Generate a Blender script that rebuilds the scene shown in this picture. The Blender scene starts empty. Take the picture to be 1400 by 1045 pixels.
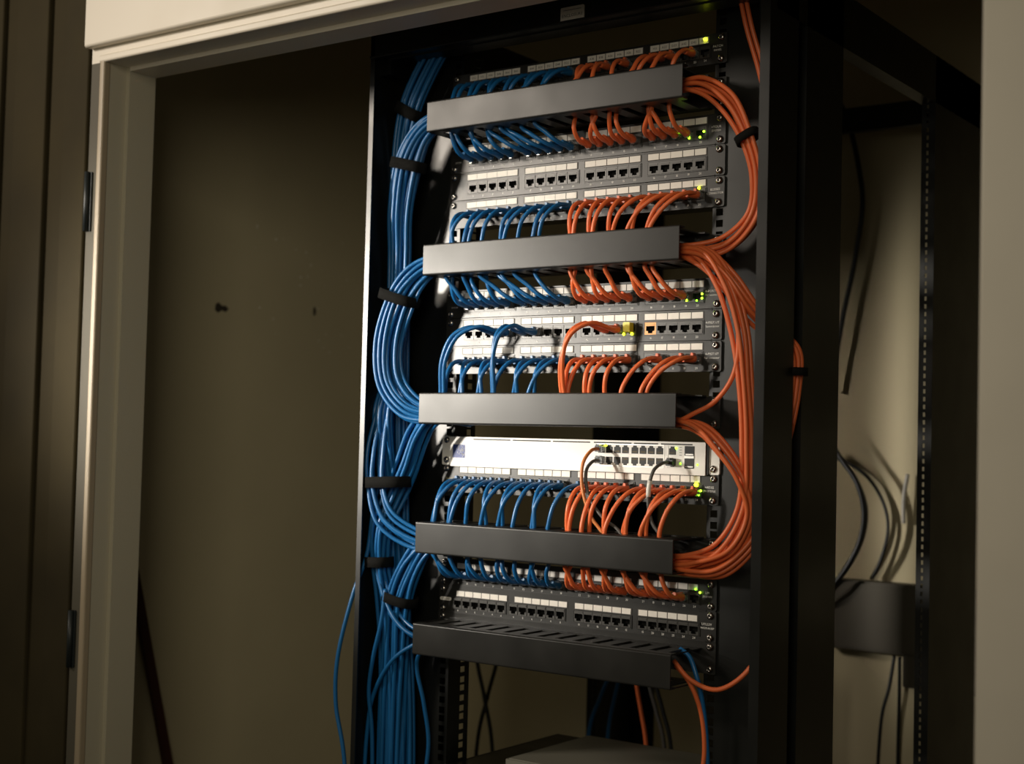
import bpy, bmesh, math, random
from mathutils import Vector, Matrix
R = random.Random(11)
sc = bpy.context.scene
COL = sc.collection
S = 0.001          # all sizes below are millimetres
ZF = 1500.0        # height of the local zero above the floor

def W(p):
    return Vector((p[0]*S, p[1]*S, (p[2]+ZF)*S))

# ------------------------------------------------------------------ materials
def mat(name, col, rough=0.5, metal=0.0, emit=None, estr=0.0, spec=0.5, noise=None, bump=None, alpha=None, trans=0.0):
    m = bpy.data.materials.new(name); m.use_nodes = True
    nt = m.node_tree; b = nt.nodes['Principled BSDF']
    b.inputs['Base Color'].default_value = (*col, 1)
    b.inputs['Roughness'].default_value = rough
    b.inputs['Metallic'].default_value = metal
    b.inputs['Specular IOR Level'].default_value = spec
    if trans: b.inputs['Transmission Weight'].default_value = trans
    if emit:
        b.inputs['Emission Color'].default_value = (*emit, 1)
        b.inputs['Emission Strength'].default_value = estr
    if noise:   # (scale, colour factor low, high, roughness low, high)
        sc_, c0, c1, r0, r1 = noise
        tc = nt.nodes.new('ShaderNodeTexCoord')
        n = nt.nodes.new('ShaderNodeTexNoise'); n.inputs['Scale'].default_value = sc_
        n.inputs['Detail'].default_value = 5
        nt.links.new(tc.outputs['Object'], n.inputs['Vector'])
        mr = nt.nodes.new('ShaderNodeMapRange'); mr.inputs['From Min'].default_value = .3; mr.inputs['From Max'].default_value = .7
        mr.inputs['To Min'].default_value = r0; mr.inputs['To Max'].default_value = r1
        nt.links.new(n.outputs['Fac'], mr.inputs['Value']); nt.links.new(mr.outputs['Result'], b.inputs['Roughness'])
        cr = nt.nodes.new('ShaderNodeValToRGB')
        cr.color_ramp.elements[0].position = .3; cr.color_ramp.elements[1].position = .7
        cr.color_ramp.elements[0].color = (*[c*c0 for c in col], 1); cr.color_ramp.elements[1].color = (*[min(1, c*c1) for c in col], 1)
        nt.links.new(n.outputs['Fac'], cr.inputs['Fac']); nt.links.new(cr.outputs['Color'], b.inputs['Base Color'])
    if bump:
        tc = nt.nodes.new('ShaderNodeTexCoord')
        n = nt.nodes.new('ShaderNodeTexNoise'); n.inputs['Scale'].default_value = bump[0]; n.inputs['Detail'].default_value = 3
        nt.links.new(tc.outputs['Object'], n.inputs['Vector'])
        bp = nt.nodes.new('ShaderNodeBump'); bp.inputs['Strength'].default_value = bump[1]; bp.inputs['Distance'].default_value = 0.002
        nt.links.new(n.outputs['Fac'], bp.inputs['Height']); nt.links.new(bp.outputs['Normal'], b.inputs['Normal'])
    return m

M = {}
M['wall'] = mat('closet_wall_paint', (.58, .51, .335), .75, noise=(3, .94, 1.05, .7, .85), bump=(180, .12))
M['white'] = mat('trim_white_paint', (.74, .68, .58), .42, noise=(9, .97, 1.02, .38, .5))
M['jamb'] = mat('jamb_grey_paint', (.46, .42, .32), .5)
M['strip'] = mat('casing_strip_dimmed', (.10, .09, .068), .6, spec=.2)  # dimness put into the colour, offsetting the beam that hits this strip
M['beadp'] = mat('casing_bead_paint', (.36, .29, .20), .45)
M['ceil'] = mat('ceiling_paint', (.45, .40, .30), .9)
M['floor'] = mat('floor_vinyl', (.10, .09, .07), .5, noise=(6, .8, 1.2, .4, .6))
M['panelwood'] = mat('dark_wall_panelling', (.042, .033, .016), .8, spec=.15, noise=(4, .7, 1.25, .75, .85))
M['frame'] = mat('rack_black_paint', (.006, .0065, .0058), .42, noise=(14, .9, 1.2, .30, .38))
M['duct'] = mat('manager_black_satin', (.021, .0205, .019), .34, spec=.25, noise=(11, .8, 1.4, .31, .37))
M['face'] = mat('panel_black_satin', (.017, .0165, .015), .40, spec=.42, noise=(13, .9, 1.15, .32, .38))
M['portframe'] = mat('port_grey_plastic', (.04, .038, .034), .38)
M['hole'] = mat('port_cavity', (.006, .006, .006), .6)
M['gold'] = mat('port_contacts', (.10, .075, .035), .35, 1.0)
M['paper'] = mat('label_paper', (.78, .74, .68), .55, noise=(160, .95, 1.03, .5, .6))
M['ink'] = mat('label_ink', (.07, .065, .06), .7)
M['print'] = mat('white_print', (.80, .78, .74), .5)
M['yprint'] = mat('yellow_print', (.62, .55, .28), .5)
M['screw'] = mat('screw_steel', (.42, .39, .36), .24, 1.0)
M['screwdark'] = mat('screw_socket', (.015, .014, .013), .5)
M['blue'] = mat('blue_pvc', (.010, .122, .33), .32, spec=.5)
M['blueb'] = mat('blue_boot', (.010, .105, .26), .38)
M['orange'] = mat('orange_pvc', (.80, .165, .05), .36)
M['orangeb'] = mat('orange_boot', (.72, .14, .042), .4)
M['tan'] = mat('tan_orange_pvc', (.66, .22, .06), .36)
M['grey'] = mat('dark_grey_pvc', (.085, .08, .075), .35)
M['black'] = mat('black_pvc', (.010, .011, .013), .4)
M['sleeve'] = mat('white_sleeve', (.78, .75, .70), .4)
M['plug'] = mat('clear_plug', (.62, .66, .68), .10, trans=.75, spec=.7)
M['velcro'] = mat('black_hook_strap', (.009, .0088, .008), .9, spec=.12, bump=(900, .5))
M['switch'] = mat('switch_white_metal', (.80, .77, .72), .34)
M['silver'] = mat('silver_metal', (.62, .60, .56), .3, 1.0)
M['logoblue'] = mat('emblem_blue', (.035, .06, .22), .5)
M['logogrey'] = mat('emblem_grey', (.33, .34, .38), .5)
M['yellow'] = mat('yellow_plug', (.72, .60, .03), .35)
M['orport'] = mat('orange_port_frame', (.85, .36, .07), .35)
M['led'] = mat('green_lamp', (.3, .8, .05), .3, emit=(.42, 1.0, .02), estr=9)
M['ledy'] = mat('yellow_lamp', (.8, .8, .05), .3, emit=(.80, .92, .015), estr=9)
M['ledg'] = mat('dim_green_lamp', (.2, .8, .05), .3, emit=(.30, 1.0, .03), estr=3.5)
M['device'] = mat('grey_device_metal', (.26, .25, .21), .45)
M['redwood'] = mat('dark_red_board', (.050, .012, .007), .6, noise=(20, .7, 1.3, .5, .7))
M['hinge'] = mat('dark_hinge', (.012, .016, .017), .45)
M['brass'] = mat('dull_brass', (.55, .47, .32), .3, 1.0)
M['scuff'] = mat('wall_scuff', (.05, .04, .028), .9)
M['greybox'] = mat('shade_box_grey', (.075, .065, .045), .6)

# ------------------------------------------------------------------ mesh builder
class MB:
    def __init__(s):
        s.v = []; s.f = []; s.m = []; s.sm = []
    def face(s, idx, mi=0, smooth=False):
        s.f.append(tuple(idx)); s.m.append(mi); s.sm.append(smooth)
    def box(s, x0, x1, y0, y1, z0, z1, mi=0):
        b = len(s.v)
        s.v += [(x0,y0,z0),(x1,y0,z0),(x1,y1,z0),(x0,y1,z0),(x0,y0,z1),(x1,y0,z1),(x1,y1,z1),(x0,y1,z1)]
        for q in ((0,3,2,1),(4,5,6,7),(0,1,5,4),(1,2,6,5),(2,3,7,6),(3,0,4,7)):
            s.face([b+i for i in q], mi)
        return s
    def rbox(s, x0, x1, y0, y1, z0, z1, r, mi=0, axis='y'):
        """box with its four edges along one axis rounded"""
        def ring(a0, a1, b0, b1):
            o = []
            for cx, cy, t0 in ((a1-r, b1-r, 0), (a0+r, b1-r, 90), (a0+r, b0+r, 180), (a1-r, b0+r, 270)):
                for k in range(4):
                    t = math.radians(t0+30*k); o.append((cx+r*math.cos(t), cy+r*math.sin(t)))
            return o
        if axis == 'y': s.prism(ring(x0, x1, z0, z1), y0, y1, 'y', mi)
        elif axis == 'x': s.prism(ring(y0, y1, z0, z1), x0, x1, 'x', mi)
        else: s.prism(ring(x0, x1, y0, y1), z0, z1, 'z', mi)
        return s
    def prism(s, poly, a0, a1, axis='y', mi=0, smooth=False):
        def P(u, w, a):
            return (u, a, w) if axis == 'y' else ((a, u, w) if axis == 'x' else (u, w, a))
        n = len(poly); b = len(s.v)
        s.v += [P(u, w, a0) for u, w in poly] + [P(u, w, a1) for u, w in poly]
        for i in range(n):
            j = (i+1) % n; s.face((b+i, b+j, b+n+j, b+n+i), mi, smooth)
        s.face([b+i for i in range(n)][::-1], mi); s.face([b+n+i for i in range(n)], mi)
        return s
    def lathe(s, prof, c, axis='y', n=16, mi=0, smooth=True):
        """prof: list of (radius, offset along the axis)"""
        b = len(s.v)
        for r, a in prof:
            for k in range(n):
                t = 2*math.pi*k/n; u, w = r*math.cos(t), r*math.sin(t)
                s.v.append((c[0]+u, c[1]+a, c[2]+w) if axis == 'y' else ((c[0]+a, c[1]+u, c[2]+w) if axis == 'x' else (c[0]+u, c[1]+w, c[2]+a)))
        for i in range(len(prof)-1):
            for k in range(n):
                k2 = (k+1) % n
                s.face((b+i*n+k, b+i*n+k2, b+(i+1)*n+k2, b+(i+1)*n+k), mi, smooth)
        s.face([b+k for k in range(n)][::-1], mi); e = b+(len(prof)-1)*n
        s.face([e+k for k in range(n)], mi)
        return s
    def tube(s, pts, r, n=8, mi=0, cap=True, flat=None):
        """tube along pts; r a number or a list; flat=(a,b) elliptical radii"""
        pts = [Vector(p) for p in pts]; b = len(s.v); m = len(pts)
        t0 = (pts[1]-pts[0]).normalized()
        ref = Vector((0,1,0)) if abs(t0.y) < .9 else Vector((0,0,1))
        u = t0.cross(ref).normalized()
        for i, p in enumerate(pts):
            t = (pts[min(i+1, m-1)]-pts[max(i-1, 0)]).normalized()
            u = (u-t*u.dot(t)).normalized(); w = t.cross(u)
            ri = r[i] if isinstance(r, (list, tuple)) else r
            for k in range(n):
                a = 2*math.pi*k/n
                s.v.append(tuple(p+u*(ri*math.cos(a))+w*(ri*math.sin(a))))
        for i in range(m-1):
            for k in range(n):
                k2 = (k+1) % n
                s.face((b+i*n+k, b+i*n+k2, b+(i+1)*n+k2, b+(i+1)*n+k), mi, True)
        if cap:
            s.face([b+k for k in range(n)][::-1], mi); e = b+(m-1)*n; s.face([e+k for k in range(n)], mi)
        return s
    def build(s, name, mats, parent=None, origin=(0,0,0)):
        """vertices are millimetres in rack space, origin the object's own place there"""
        me = bpy.data.meshes.new(name)
        o = Vector(origin)
        me.from_pydata([tuple((Vector(v)-o)*S) for v in s.v], [], s.f)
        for m_ in (mats if isinstance(mats, (list, tuple)) else [mats]): me.materials.append(M[m_])
        me.polygons.foreach_set('material_index', s.m)
        me.polygons.foreach_set('use_smooth', s.sm)
        bm = bmesh.new(); bm.from_mesh(me); bmesh.ops.recalc_face_normals(bm, faces=bm.faces); bm.to_mesh(me); bm.free()
        me.update()
        ob = bpy.data.objects.new(name, me); COL.objects.link(ob)
        if parent is not None:
            ob.parent = parent; ob.location = W(o)-W(parent['o']) if 'o' in parent.keys() else W(o)-parent.location
        else:
            ob.location = W(o)
        return ob

def thing(name, label, cat, at, group=None):
    e = bpy.data.objects.new(name, None); e.empty_display_size = .02; COL.objects.link(e)
    e.location = W(at); e['label'] = label; e['category'] = cat
    if group: e['group'] = group
    return e
def tag(o, label, cat, group=None, kind=None):
    o['label'] = label; o['category'] = cat
    if group: o['group'] = group
    if kind: o['kind'] = kind
    return o
def part(mb, name, mats, root, at, label=None):
    """part of a thing whose base is at 'at'; the part's own origin stays at the base"""
    o = mb.build(name, mats, None, at); o.parent = root; o.location = (0,0,0)
    if label: o['label'] = label
    return o
def inst(src, name, root, at, pos, label=None):
    o = src.copy(); o.name = name; COL.objects.link(o); o.parent = root
    o.location = (Vector(pos)-Vector(at))*S
    if label: o['label'] = label
    return o
def structure(o):
    o['kind'] = 'structure'; return o

# lettering: every glyph's flat mesh is made once, then laid out
_gl = {}
def glyph(ch):
    if ch not in _gl:
        cu = bpy.data.curves.new('glyph', 'FONT'); cu.body = ch; cu.size = 1; cu.resolution_u = 2
        ob = bpy.data.objects.new('glyph', cu); COL.objects.link(ob)
        bpy.context.view_layer.update()
        dg = bpy.context.evaluated_depsgraph_get(); ev = ob.evaluated_get(dg); me = ev.to_mesh()
        vs = [(v.co.x, v.co.y) for v in me.vertices]; fs = [tuple(p.vertices) for p in me.polygons]
        ev.to_mesh_clear(); bpy.data.objects.remove(ob); bpy.data.curves.remove(cu)
        w = max([x for x, y in vs], default=.3)
        _gl[ch] = (vs, fs, w)
    return _gl[ch]
def write(mb, txt, x, z, y, size, mi=0, centre=True, sp=.06):
    ws = [(.28 if c == ' ' else glyph(c)[2]) for c in txt]
    tot = sum(ws)+sp*(len(txt)-1)
    cx = x-(tot*size/2 if centre else 0)
    for c, w in zip(txt, ws):
        if c != ' ':
            vs, fs, _ = glyph(c); b = len(mb.v)
            mb.v += [(cx+vx*size, y, z+vy*size) for vx, vy in vs]
            for f in fs: mb.face([b+i for i in f], mi)
        cx += (w+sp)*size

# ------------------------------------------------------------------ the setting
def bx(name, x0, x1, y0, y1, z0, z1, m):
    return structure(MB().box(x0, x1, y0, y1, z0, z1).build(name, m, None, (x0, y0, z0)))
bx('floor', -3000, 3000, -3500, 1000, -1560, -1500, 'floor')
bx('ceiling', -1060, 1260, -210, 960, 940, 1000, 'ceil')
wl = MB().box(-1060, -1000, -205, 960, -1500, 940)
wall_left = structure(wl.build('wall_left', 'wall', None, (-1060, -205, -1500)))
bx('wall_back', -1000, 1200, 880, 960, -1500, 940, 'wall')
bx('wall_right', 1200, 1260, -205, 960, -1500, 940, 'wall')
# scuffs and specks on the left wall
mk = MB()
def blot(y, z, pts):
    mk.prism([(y+a, z+b) for a, b in pts], -1000.0, -999.2, 'x')
blot(222, 158, [(-16,-7),(-8,-12),(2,-6),(12,-9),(20,-2),(12,4),(2,3),(-7,9),(-15,5)])
blot(490, 172, [(-3,-8),(3,-7),(5,4),(0,12),(-4,5)])
o_ = mk.build('scuff_mark', 'scuff', None, (-1060, -205, -1500)); o_.parent = wall_left; o_.location = (0,0,0)
mk = MB()
for k in range(26):
    y = R.uniform(300, 620); z = R.uniform(80, 340); r = R.uniform(.8, 2.2)
    mk.prism([(y+r*math.cos(t)*R.uniform(.7,1.5), z+r*math.sin(t)*R.uniform(.7,1.5)) for t in (0,1.05,2.1,3.14,4.19,5.24)], -1000.0, -999.0, 'x')
o_ = mk.build('plaster_speck', 'paper', None, (-1060, -205, -1500)); o_.parent = wall_left; o_.location = (0,0,0)
# front wall round the opening: panelled pier on the left, painted wall on the right, wall above
fl = MB()
fl.box(-2600, -751, -285, -205, -1500, 1600)
xx = -771
for wdt, d in ((62, 7), (46, 0), (88, 9), (40, 0), (110, 9), (40, 0), (130, 9), (40, 0), (130, 9), (40, 0), (150, 9)):
    if d: fl.rbox(xx-wdt, xx, -285-d, -284, -1500, 1600, 3.2, axis='z')
    xx -= wdt
structure(fl.build('wall_front_left', 'panelwood', None, (-2600, -285, -1500)))
bx('wall_front_right', 830, 3000, -285, -205, -1500, 1600, 'white')
bx('wall_front', -751, 830, -285, -205, 640, 1600, 'white')
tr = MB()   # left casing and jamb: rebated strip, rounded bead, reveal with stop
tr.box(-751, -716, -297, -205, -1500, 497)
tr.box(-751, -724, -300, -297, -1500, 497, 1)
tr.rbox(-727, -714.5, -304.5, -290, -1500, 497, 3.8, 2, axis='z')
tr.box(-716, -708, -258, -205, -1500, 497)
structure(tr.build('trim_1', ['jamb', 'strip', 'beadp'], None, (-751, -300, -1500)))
tr = MB()   # header: tall fascia, recessed strip, soffit with stop
tr.box(-751, 830, -300, -205, 497, 640)
tr.rbox(-751, 830, -316, -300, 521, 1500, 4, axis='x')
tr.rbox(-727, 830, -304.5, -296, 496, 508, 3, axis='x')
tr.box(-708, 690, -258, -205, 490, 498)
structure(tr.build('trim_2', 'white', None, (-751, -300, 497)))
tr = MB()
tr.rbox(690, 830, -304, -205, -1500, 497, 4, axis='z')
structure(tr.build('trim_3', 'white', None, (690, -300, -1500)))
# hinges on the left casing
for k, (z0, z1, nm) in enumerate(((224, 320, 'upper'), (-473, -383, 'lower'))):
    b = MB(); b.rbox(-752, -738, -303, -299.5, z0, z1, 1.2)
    h = b.build('hinge', 'hinge', None, (-745, -300, z0))
    tag(h, f'{nm} dark metal hinge on the left white door casing', 'hinge')
    c = MB(); c.lathe([(4.6, 0), (4.6, z1-z0)], (-746, -305, z0), 'z', 12)
    part(c, 'hinge_pin', 'hinge', h, (-745, -300, z0))
# catch under the header
b = MB(); b.rbox(6, 58, -292, -272, 494.2, 497, 1.2)
ct = b.build('door_catch', 'silver', None, (30, -281, 488)); tag(ct, 'small metal door catch under the white door header', 'latch')
c = MB(); c.lathe([(1, -9), (5, -8), (7.2, -4), (7.2, 0), (7.2, 3)], (40, -281, 491.5), 'z', 14)
part(c, 'catch_roller', 'brass', ct, (30, -281, 488))

# ------------------------------------------------------------------ rack
RO = (0, 0, -1500)
rack = thing('server_rack', 'tall open black four-post equipment rack in the closet doorway', 'rack', RO)
ZT = 557
for sgn in (-1, 1):
    b = MB()
    f = lambda a, c: (min(sgn*a, sgn*c), max(sgn*a, sgn*c))
    b.box(*f(336 if sgn < 0 else 331, 345), -80, -77.5, -1500, ZT)
    b.box(*f(342.5, 345), -77.5, 4, -1500, ZT)
    b.box(*f(338, 345), 4, 6.5, -1500, ZT)
    part(b, 'front_post', 'frame', rack, RO)
    b = MB()
    b.box(*f(342.5, 345), 34, 157, -1500, ZT); b.box(*f(326, 342.5), 34, 36.5, -1500, ZT); b.box(*f(326, 342.5), 154.5, 157, -1500, ZT)
    part(b, 'side_post', 'frame', rack, RO)
    # mounting rail: pierced front flange with a wide plate, pierced inner flange
    b = MB()
    b.box(*f(238.2, 336), 3.2, 5.4, -1500, ZT); b.box(*f(222, 227.6), 3.2, 5.4, -1500, ZT)
    z = -700
    hole = []
    while z < 530:
        for dz in (6.35, 22.225, 38.1): hole.append(z+dz)
        z += 44.45
    prev = -1500
    for h in hole:
        b.box(*f(227.6, 238.2), 3.2, 5.4, prev, h-4.9); prev = h+4.9
    b.box(*f(227.6, 238.2), 3.2, 5.4, prev, ZT)
    b.box(*f(222, 224.2), 5.4, 34, -1500, ZT); b.box(*f(222, 224.2), 47, 56, -1500, ZT)
    prev = -1500
    for h in hole:
        b.box(*f(222, 224.2), 34, 47, prev, h-5.2); prev = h+4.2
    b.box(*f(222, 224.2), 34, 47, prev, ZT)
    part(b, 'mounting_rail', 'frame', rack, RO)
    b = MB(); y0 = 560 if sgn > 0 else 615
    b.box(*f(342, 345), y0, 769, -1500, ZT); b.box(*f(296, 342), 766, 769, -1500, ZT)
    b.box(*f(322, 330), y0-22, y0-20, -1500, ZT); b.box(*f(334, 345), y0-22, y0-20, -1500, ZT); b.box(*f(342, 345), y0-20, y0, -1500, ZT)
    z = -700; prev = -1500
    while z < 540:
        b.box(*f(330, 334), y0-22, y0-20, prev, z); prev = z+7; z += 12.7
    b.box(*f(330, 334), y0-22, y0-20, prev, ZT)
    part(b, 'rear_post', 'frame', rack, RO)
    b = MB(); b.box(*f(320, 345), -60, 769, 478, ZT if sgn > 0 else 592)
    part(b, 'side_beam', 'frame', rack, RO)
    b = MB(); b.box(*f(300, 345), -60, 769, -1500, -1450); part(b, 'base_beam', 'frame', rack, RO)
b = MB(); b.box(-345, 345, -80, -62, 502, 585); b.rbox(-345, 345, -83, -79, 501, 505, 1.2, axis='x'); b.box(-322, 322, -62, -30, 500, 502)
part(b, 'front_beam', 'frame', rack, RO)
b = MB(); b.box(-320, 320, 752, 769, 496, 541); part(b, 'rear_beam', 'frame', rack, RO)
b = MB(); b.rbox(17, 57, -81.6, -80, 503.5, 524, 2)
pl = part(b, 'name_plate', 'paper', rack, RO, 'small white printed label plate')
b = MB(); write(b, 'ENCLOSURE', 37, 509.5, -81.8, 6.2); b.box(22, 52, -81.9, -81.7, 519, 519.6)
t_ = part(b, 'lettering', 'ink', rack, RO); t_.parent = pl; t_.location = (0,0,0)

# ------------------------------------------------------------------ shared small meshes (first use moves into place)
def screw_mesh():
    b = MB()
    b.lathe([(5.2, 0), (5.2, -.9), (4.9, -1.7), (4.0, -2.9), (2.7, -3.6), (1.9, -3.75), (1.75, -2.0), (.2, -1.9)], (0,0,0), 'y', 18)
    me = b.build('screw', ['screw', 'screwdark'])
    for p in me.data.polygons:
        c = p.center*1000
        if math.hypot(c.x, c.z) < 1.85: p.material_index = 1
    COL.objects.unlink(me); return me
def port_mesh(w, h, fm='portframe'):
    b = MB(); hw, hh = w/2, h/2
    ow = min(6.9, hw-1.0); top, mid, bot = 3.6, -3.4, -6.7; nw = ow*.55
    # frame ring as a rectangle round a stepped opening
    O = [(-ow, top), (ow, top), (ow, mid), (nw, mid), (nw, bot), (-nw, bot), (-nw, mid), (-ow, mid)]
    y = -1.3
    def quad(p, mi=0): 
        k = len(b.v); b.v.extend([(u, y, v) for u, v in p]); b.face(range(k, k+len(p)), mi)
    quad([(-hw, top), (hw, top), (hw, hh), (-hw, hh)])
    quad([(-hw, -hh), (hw, -hh), (hw, bot), (-hw, bot)])
    quad([(-hw, bot), (-nw, bot), (-nw, mid), (-hw, mid)]); quad([(nw, bot), (hw, bot), (hw, mid), (nw, mid)])
    quad([(-hw, mid), (-ow, mid), (-ow, top), (-hw, top)]); quad([(ow, mid), (hw, mid), (hw, top), (ow, top)])
    # outer skirt
    for (u0, v0), (u1, v1) in (((-hw,-hh),(hw,-hh)), ((hw,-hh),(hw,hh)), ((hw,hh),(-hw,hh)), ((-hw,hh),(-hw,-hh))):
        k = len(b.v); b.v += [(u0,y,v0),(u1,y,v1),(u1,8,v1),(u0,8,v0)]; b.face(range(k, k+4))
    n = len(O)
    for i in range(n):
        (u0, v0), (u1, v1) = O[i], O[(i+1) % n]
        k = len(b.v); b.v += [(u0,y,v0),(u1,y,v1),(u1,9,v1),(u0,9,v0)]; b.face(range(k, k+4), 1)
    k = len(b.v); b.v += [(-ow,9,bot),(ow,9,bot),(ow,9,top),(-ow,9,top)]; b.face(range(k, k+4), 1)
    # raised lip over the opening
    b.box(-ow, ow, y-.5, y, top+1.2, top+3.2, 0)
    o = b.build('port', [fm, 'hole', 'gold']); COL.objects.unlink(o); return o
SCREW = screw_mesh()
PORT20 = port_mesh(18.4, 17.4); PORT24 = port_mesh(15.6, 16.2); PORTOR = port_mesh(18.4, 17.4, 'orport')
def led_mesh(r, m):
    b = MB(); b.lathe([(r, 0), (r, -.8), (r*.75, -1.5), (r*.3, -1.9), (.05, -2.0)], (0,0,0), 'y', 10)
    o = b.build('indicator_light', m); COL.objects.unlink(o); return o
LED = {'g': led_mesh(1.5, 'led'), 'y': led_mesh(2.1, 'ledy'), 'Y': led_mesh(3.2, 'ledy'), 'd': led_mesh(1.5, 'ledg')}

def ports20(): return [-195.7+19.2*k for k in range(5)]+[-86.5+19.4*k for k in range(5)]+[21.5+18.9*k for k in range(5)]+[129+18.5*k for k in range(5)]
def ports24(): return [-204+16.6*k for k in range(6)]+[-98+16.9*k for k in range(6)]+[19+16*k for k in range(6)]+[126+16.3*k for k in range(6)]
G20 = [(-207, -110), (-96.5, -1.5), (11.5, 107), (118.5, 213)]

PANELS = {}
def patch_panel(key, zc, n, label, low=False, nums=None, cap=None, capL=None, leds=(), group24=False, lblink=False, orange_at=None, split=None):
    at = (0, 0, zc)
    t = thing('patch_bay', label, 'patch panel', at)
    px = ports20() if n == 20 else ports24()
    per = n//4
    zl = (5.5, 13.5) if low else (9.3, 18)          # label strip
    zp = -5.2 if low else -3.0                      # port centre
    hh = 8.1 if n == 24 else 8.7
    hw = 7.8 if n == 24 else 9.2
    b = MB(); H = 21.3; X = 241.3
    holes = [(px[g*per]-hw-.3, px[g*per+per-1]+hw+.3) for g in range(4)]
    z0, z1 = zc+zp-hh-.3, zc+zp+hh+.3
    b.box(-226, 226, 0, 2.6, zc-H, z0); b.box(-226, 226, 0, 2.6, z1, zc+H)
    e = [-226]+[v for h in holes for v in h]+[226]
    for i in range(0, len(e), 2): b.box(e[i], e[i+1], 0, 2.6, z0, z1)
    for sg in (-1, 1):
        x0, x1 = sorted((sg*226, sg*X)); r = 3.0
        pts = [(sg*226, zc-H), (sg*226, zc+H)]
        arc = [(sg*(X-r)+sg*r*math.sin(math.radians(a)), zc+H-r+r*math.cos(math.radians(a))) for a in (0, 30, 60, 90)]
        arc2 = [(u, 2*zc-w) for u, w in arc][::-1]
        b.prism(pts+arc+arc2 if True else pts, 0, 2.6)
    b.box(-226, 226, -.8, 0, zc-H, zc-H+1.6); b.box(-226, 226, -.8, 0, zc+H-1.6, zc+H)
    part(b, 'faceplate', 'face', t, at)
    b = MB()
    for g in range(4): b.box(holes[g][0]-1, holes[g][1]+1, 9.2, 46, zc-19, zc+14)
    part(b, 'terminal_block', 'frame', t, at)
    src = PORT20 if n == 20 else PORT24
    for i, x in enumerate(px):
        if orange_at == i: inst(PORTOR, 'port', t, at, (x, 0, zc+zp), 'orange-framed port')
        else: inst(src, 'port', t, at, (x, 0, zc+zp))
    # bezel round each group of ports
    for g in range(4):
        b = MB(); a, c = (holes[g][0]-.4, holes[g][1]+.4)
        b.box(a-1, c+1, -1, 0, z0-1.2, z0); b.box(a-1, c+1, -1, 0, z1, z1+1.2); b.box(a-1.2, a, -1, 0, z0, z1); b.box(c, c+1.2, -1, 0, z0, z1)
        part(b, 'port_bezel', 'face', t, at)
        b = MB(); a, c = G20[g]; w = (c-a)/per
        b.box(a-.8, c+.8, -.6, 0, zc+zl[0]-.8, zc+zl[1]+.8, 1)
        for k in range(per):
            merge = split and (g, k) in split
            b.box(a+w*k+(.0 if merge else .7), a+w*(k+1)-.7, -1.0, -.6, zc+zl[0], zc+zl[1], 0)
        if lblink:
            for k in range(per): write(b, R.choice(['A%d', 'B%d', 'D%d', 'H%d'])%R.randint(10, 49), a+w*(k+.5), zc+zl[0]+2.6, -1.15, 4.6, 1)
        part(b, 'label_strip', ['paper', 'ink'], t, at)
    if nums:
        b = MB()
        for x, s_ in zip(px, nums): write(b, s_, x, zc+zp-hh-(5.2 if n == 24 else 6.2), -.25 if not low else -.25, 4.3)
        part(b, 'port_numbers', 'print', t, at)
    if cap:
        b = MB()
        write(b, cap[0], 227, zc+1.5, -.2, 4.6); write(b, cap[1], 227, zc-3.6, -.2, 4.0)
        part(b, 'caption', 'print', t, at)
    if capL:
        b = MB()
        if capL == 'pill':
            b.rbox(-239, -217, -.6, 0, zc-3, zc+2.2, 2.2); write(b, 'SYSTIMER', -228, zc-1.8, -.75, 3.6, 1)
            part(b, 'maker_badge', ['paper', 'ink'], t, at)
        else:
            write(b, capL, -226, zc-6 if capL != 'Sommx' else zc-2, -.2, 5.2 if capL == 'Sommx' else 3.4); part(b, 'maker_name', 'yprint' if capL == 'Sommx' else 'print', t, at)
    for sx in (-232.6, 232.6):
        for dz in (14.9, -14.9):
            s_ = inst(SCREW, 'screw', t, at, (sx+R.uniform(-.5,.5), 0, zc+dz)); s_.rotation_euler = (0, R.uniform(0, 6), 0)
    for k, x, z in leds: inst(LED[k], 'indicator_light', t, at, (x, -2.2, z), 'glowing yellow light' if k in 'yY' else 'glowing green light')
    PANELS[key] = (t, px, zc+zp)
    return t

n24a = '1 2 3 4 5 6 7 8 9 10 11 12 13 14 15 16 17 18 19 20 21 22 23 24'.split()
n20a = '1 2 3 4 5 17 16 18 19 20 16 17 18 15 20 16 17 18 19 20'.split()
n9 = '8 15 16 11 11 12 10 70 21 17 13 18 22 21 18 23 17 30 21 18 55 23 26 24'.split()
n10 = '4 6 8 2 4 6 4 5 6 7 4 8 10 11 16 18 14 12 15 20 20 25 24 24'.split()
patch_panel('P1', 456, 24, 'topmost patch panel, half hidden in shade above the highest cable manager', nums=n24a, leds=[('y', 208, 471)], lblink=True, cap=('PATCH', 'PANEL'))
patch_panel('P2', 343, 20, 'patch panel just under the highest cable manager, four green lights at its right', nums=n20a, leds=[('g', 174, 343.5), ('g', 186, 334), ('g', 209, 341), ('g', 203, 333.5)], cap=('+TOUR', 'SYSTEM'), capL='SYSTEM')
patch_panel('P3', 299.5, 20, 'upper patch panel with every port empty, no cords plugged in', nums=n20a, split={(0,1),(0,2),(0,3),(0,4),(1,1),(1,2),(1,3),(2,1),(2,3),(3,2)})
patch_panel('P4', 255.7, 20, 'patch panel directly above the second cable manager, one yellow light', nums=n20a, leds=[('y', 203, 262)], cap=('BUSSES', 'CONNECTOR'), split={(0,1),(0,2),(0,3),(0,4),(1,1),(1,2),(1,3)})
patch_panel('P5', 114.6, 20, 'patch panel just under the second cable manager, glowing lights at its right end', nums=n20a, leds=[('g', 211, 114), ('g', 211, 108), ('g', 187, 105.5), ('d', 203, 105)], cap=('4-PORT UT', 'for connector'), capL='SYSTEM')
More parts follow.
